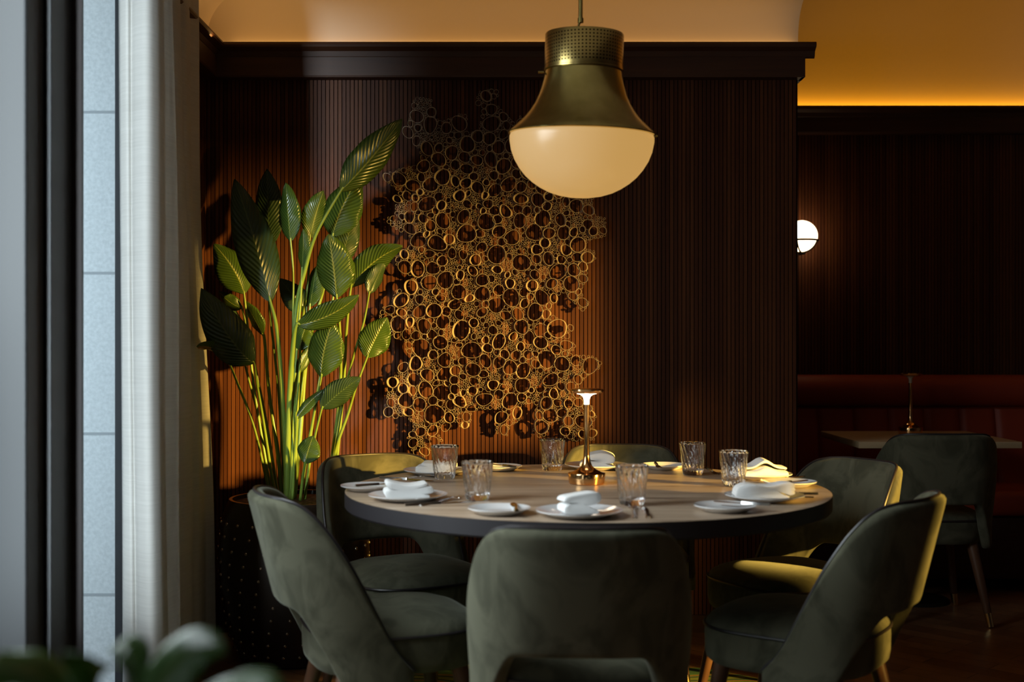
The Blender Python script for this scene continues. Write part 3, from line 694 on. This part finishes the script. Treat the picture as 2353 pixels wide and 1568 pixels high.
# wall light
sc = at(1842, 543, 6.13)
t = thing('wall_light', 'round opal wall light behind the pillar edge above the banquette', 'wall light', (sc.x, sc.y, sc.z))
b = bm_new(); bmesh.ops.create_uvsphere(b, u_segments=48, v_segments=24, radius=.079); obj('globe', b, M['sconce_glow'], t)
b = bm_new(); tube(b, [(.081 * math.cos(a), .081 * math.sin(a), -.022) for a in [i * 2 * math.pi / 40 for i in range(42)]], .0055, 8, False)
for a in (R(-120), R(-30), R(60)):
    tube(b, [(.082 * math.cos(f) * math.cos(a), .082 * math.cos(f) * math.sin(a), .082 * math.sin(f)) for f in [R(-90 + 75 * i / 8) for i in range(9)]], .0045, 8)
lathe(b, [(0, -.094), (.018, -.092), (.02, -.082), (0, -.08)], 20); tube(b, [(0, 0, -.09), (0, .06, -.088), (0, .118, -.06)], .006, 8); obj('bracket', b, M['black_metal'], t)

# ---------------------------------------------------------------- potted plant
PP = Vector((-0.815, 4.56, 0))
pl = thing('potted_plant', 'tall glossy leaved plant in a dark studded pot against the slatted wall', 'potted plant', PP)
prof = [(0, 0), (.18, 0), (.20, .01), (.245, .12), (.272, .28), (.280, .40), (.268, .52), (.245, .582), (.238, .597), (.226, .597), (.226, .57), (0, .57)]
b = bm_new(); lathe(b, prof, 64); pot = obj('pot', b, M['pot'], pl)
def prad(z): return float(np.interp(z, [.01, .12, .28, .40, .52, .582], [.20, .245, .272, .280, .268, .245]))
b = bm_new()
for j in range(11):
    z = .05 + j * .047
    for i in range(24):
        a = 2 * math.pi * (i + .15 * j) / 24; r_ = prad(z)
        g = bmesh.ops.create_icosphere(b, subdivisions=2, radius=.0068)
        bmesh.ops.translate(b, verts=g['verts'], vec=(r_ * math.cos(a), r_ * math.sin(a), z))
obj('studs', b, M['stud'], pot)
b = bm_new(); lathe(b, [(0, .585), (.08, .588), (.226, .582), (.226, .571), (0, .571)], 48); obj('soil', b, M['soil'], pl)
def leaf(parent, off, base, ctrl, tip, hw, twist=0.0, fold=0.35, droop=0.0, m='leaf', peak=0.42, curl=0.0, view=Vector((0, -1, 0)), rng=random):
    """blade along base-ctrl-tip (world points); hw in metres."""
    NL, NW = 30, 9; base, ctrl, tip = Vector(base), Vector(ctrl), Vector(tip); rows = []; ribs = []
    ph = rng.uniform(0, 6)
    for i in range(NL + 1):
        t = i / NL; p = base * (1 - t) ** 2 + ctrl * 2 * t * (1 - t) + tip * t * t
        d = ((ctrl - base) * 2 * (1 - t) + (tip - ctrl) * 2 * t).normalized()
        s = d.cross(view).normalized(); nrm = s.cross(d).normalized()
        tw = twist + curl * (t - .4); s2 = s * math.cos(tw) + nrm * math.sin(tw); n2 = nrm * math.cos(tw) - s * math.sin(tw)
        e1 = peak; f = (math.sin(math.pi / 2 * min(1, t / e1)) ** 0.75 if t < e1 else max(0.0, 1 - ((t - e1) / (1 - e1)) ** 2.0) ** 0.85)
        w = hw * max(f, 0.02); row = []
        for j in range(NW):
            v = -1 + 2 * j / (NW - 1)
            wob = .06 * hw * math.sin(t * 17 + ph + 2 * v) * abs(v) ** 2
            row.append(p - off + s2 * (w * v) - n2 * (fold * w * (abs(v) ** 1.5) - fold * .3 * w) + n2 * (wob - droop * w * v * v))
        rows.append(row); ribs.append(p - off + n2 * (fold * .3 * w + .001))
    b = bm_new(); uvl = b.loops.layers.uv.new('UVMap'); vs = [[b.verts.new(p) for p in r] for r in rows]
    for i in range(NL):
        for j in range(NW - 1):
            f_ = b.faces.new((vs[i][j], vs[i][j + 1], vs[i + 1][j + 1], vs[i + 1][j]))
            for lp_, (ii, jj) in zip(f_.loops, ((i, j), (i, j + 1), (i + 1, j + 1), (i + 1, j))): lp_[uvl].uv = (jj / (NW - 1), ii / NL)
    o = obj('leaf', b, M[m], parent)
    bake(o, ('SOLIDIFY', dict(thickness=0.0012, offset=0)))
    for p_ in o.data.polygons: p_.use_smooth = True
    return o
def A3(t3): return at(*t3)
# (base px,py,Y)  (ctrl)  (tip)  half width px, twist deg, fold, material, stalk px points down to the soil
LV = [
 ((781,441,4.42), (850,370,4.42), (924,274,4.45), 37, -28, .30, 'leaf', [(727,537,4.45),(700,625,4.5),(681,712,4.54),(668,896,4.58),(664,1120,4.6)]),
 ((764,545,4.56), (778,485,4.56), (826,405,4.58), 42, 12, .25, 'leaf', [(750,640,4.58),(708,800,4.6),(690,1000,4.6),(676,1125,4.62)]),
 ((776,610,4.62), (800,560,4.63), (815,470,4.64), 26, -18, .25, 'leaf_dark', [(760,720,4.62),(730,900,4.62),(690,1125,4.62)]),
 ((774,686,4.48), (770,610,4.47), (755,538,4.46), 40, 8, .35, 'leaf', [(782,780,4.52),(781,900,4.58),(765,1040,4.62),(748,1130,4.62)]),
 ((806,662,4.52), (850,590,4.5), (925,566,4.48), 31, -30, .3, 'leaf', [(796,760,4.55),(788,900,4.6),(765,1125,4.62)]),
 ((622,696,4.35), (590,560,4.34), (539,412,4.38), 42, -16, .30, 'leaf_dark', [(636,755,4.4),(647,878,4.5),(655,1020,4.57),(660,1125,4.6)]),
 ((619,570,4.6), (618,480,4.6), (613,388,4.62), 31, 6, .25, 'leaf_dark', [(618,690,4.6),(640,900,4.6),(655,1125,4.62)]),
 ((668,556,4.50), (664,490,4.5), (657,420,4.52), 26, 22, .3, 'leaf', [(674,640,4.52),(672,800,4.56),(664,1000,4.6),(662,1125,4.6)]),
 ((712,548,4.56), (722,490,4.56), (744,438,4.58), 27, -34, .3, 'leaf', [(708,640,4.56),(690,800,4.58),(675,1125,4.6)]),
 ((694,622,4.5), (700,570,4.5), (697,526,4.5), 17, 30, .3, 'leaf', [(690,700,4.52),(676,900,4.56),(668,1125,4.6)]),
 ((561,676,4.56), (545,620,4.56), (491,561,4.54), 36, -22, .35, 'leaf', [(568,740,4.56),(585,900,4.58),(625,1125,4.6)]),
 ((584,836,4.32), (530,800,4.25), (462,663,4.12), 43, -12, .3, 'leaf_dark', [(590,880,4.4),(607,980,4.5),(632,1125,4.6)]),
 ((520,817,4.34), (490,790,4.25), (452,797,4.12), 17, 30, .3, 'leaf', [(545,880,4.45),(585,985,4.52),(622,1125,4.6)]),
 ((681,747,4.36), (760,735,4.33), (825,678,4.32), 27, -24, .25, 'leaf', [(674,790,4.4),(666,900,4.5),(660,1060,4.57),(658,1125,4.6)]),
 ((738,868,4.42), (742,800,4.4), (766,737,4.4), 40, 14, .3, 'leaf', [(726,930,4.48),(705,1040,4.55),(690,1130,4.6)]),
 ((690,806,4.5), (692,775,4.5), (707,742,4.5), 24, 10, .3, 'leaf', [(686,880,4.52),(674,1000,4.57),(668,1125,4.6)]),
 ((843,823,4.52), (858,780,4.52), (890,730,4.52), 33, -12, .25, 'leaf', [(818,890,4.54),(800,950,4.57),(770,1040,4.6),(756,1125,4.62)]),
 ((739,941,4.44), (770,905,4.42), (829,868,4.42), 27, -20, .3, 'leaf_dark', [(722,1010,4.5),(712,1060,4.54),(700,1130,4.58)]),
 ((682,963,4.46), (705,925,4.45), (751,893,4.44), 12, 20, .3, 'leaf', [(680,1010,4.5),(676,1060,4.55),(672,1125,4.58)]),
 ((701,1066,4.40), (708,1035,4.39), (720,1002,4.39), 25, 10, .25, 'leaf', [(696,1095,4.45),(690,1130,4.55)]),
 ((848,676,4.50), (862,640,4.5), (886,598,4.52), 20, -40, .4, 'leaf_dark', [(836,740,4.52),(815,810,4.54),(792,900,4.58),(768,1040,4.6),(752,1125,4.62)]),
 ((712,706,4.58), (722,660,4.58), (727,612,4.58), 21, 24, .3, 'leaf', [(704,800,4.58),(688,960,4.6),(674,1125,4.6)]),
 ((705,712,4.62), (680,690,4.62), (643,640,4.62), 26, -10, .25, 'leaf_dark', [(700,800,4.62),(684,960,4.62),(672,1125,4.62)]),
 ((556,708,4.62), (530,700,4.62), (503,670,4.62), 16, 20, .3, 'leaf', [(575,790,4.62),(610,960,4.62),(640,1125,4.62)]),
 ((683,862,4.52), (700,830,4.52), (718,788,4.52), 13, -30, .4, 'leaf', [(676,920,4.54),(668,1125,4.6)]),
 ((604,770,4.6), (590,735,4.6), (560,690,4.6), 18, 30, .3, 'leaf', [(608,783,4.6),(619,906,4.6),(640,1053,4.6),(648,1125,4.6)]),
 ((548,770,4.64), (530,735,4.66), (520,690,4.68), 20, -30, .3, 'leaf_dark', [(566,850,4.64),(600,980,4.62),(636,1125,4.6)]),
]
thick = {0: .011, 3: .0085, 5: .011, 13: .014, 1: .009, 16: .007, 25: .009, 4: .008}
for i, (ba, ct, ti, hw, tw, fo, mm, stalk) in enumerate(LV):
    Y = ba[2]; o = leaf(pl, PP, A3(ba), A3(ct), A3(ti), hw * 1.12 * Y / F, R(tw), fo, m=mm, curl=rr.uniform(-.35, .35), rng=rr)
    pts = [A3(ba).lerp(A3(ct), .12)] + [A3(ba)] + [A3(s) for s in stalk]; pts = [p - PP for p in pts]
    e = pts[-1].copy(); e.z = min(e.z, .585); pts[-1] = e
    rad = math.hypot(e.x, e.y)
    if rad > .2: pts[-1].x *= .2 / rad; pts[-1].y *= .2 / rad
    cv = catmull(pts, 8); r1 = thick.get(i, .006); nn = len(cv)
    b = bm_new(); tube(b, cv, [.0026 + (r1 - .0026) * (k / (nn - 1)) ** .8 for k in range(nn)], 10); obj('stalk', b, M['stalk'], o)

# ---------------------------------------------------------------- plant close to the camera, bottom left
FP = Vector((-0.31, 1.12, 0))
fp = thing('foreground_plant', 'blurred leafy green plant close up at the bottom left corner', 'potted plant', FP)
b = bm_new(); lathe(b, [(0, 0), (.10, 0), (.11, .01), (.14, .5), (.15, .6), (.14, .6), (.135, .57), (0, .57)], 40); obj('pot', b, M['pot'], fp)
fl = [((170,1640,1.10),(90,1520,1.08),(-60,1545,1.05),80,20), ((230,1640,1.12),(240,1500,1.10),(140,1500,1.06),55,-20), ((300,1640,1.12),(330,1440,1.12),(250,1500,1.15),45,30),
      ((330,1660,1.1),(420,1440,1.1),(520,1500,1.08),60,-35), ((380,1680,1.12),(520,1500,1.12),(660,1580,1.10),75,25), ((260,1660,1.2),(400,1450,1.22),(440,1500,1.25),40,10),
      ((200,1660,1.0),(60,1580,.98),(-40,1600,.95),70,-10), ((420,1700,1.05),(560,1540,1.02),(650,1600,1.0),70,-15), ((120,1640,1.15),(60,1560,1.18),(10,1530,1.2),60,40)]
for ba, ct, ti, hw, tw in fl:
    o = leaf(fp, FP, A3(ba), A3(ct), A3(ti), hw * ba[2] / F, R(tw), .3, m='leaf_fresh', rng=rr, view=Vector((-.1, -.45, .85)))
    e = A3(ba) - FP; b = bm_new(); tube(b, catmull([e, e * .5 + Vector((0, 0, e.z * .35)), (e.x * .15, e.y * .15, .57)], 6), .004, 8); obj('stalk', b, M['stalk'], o)
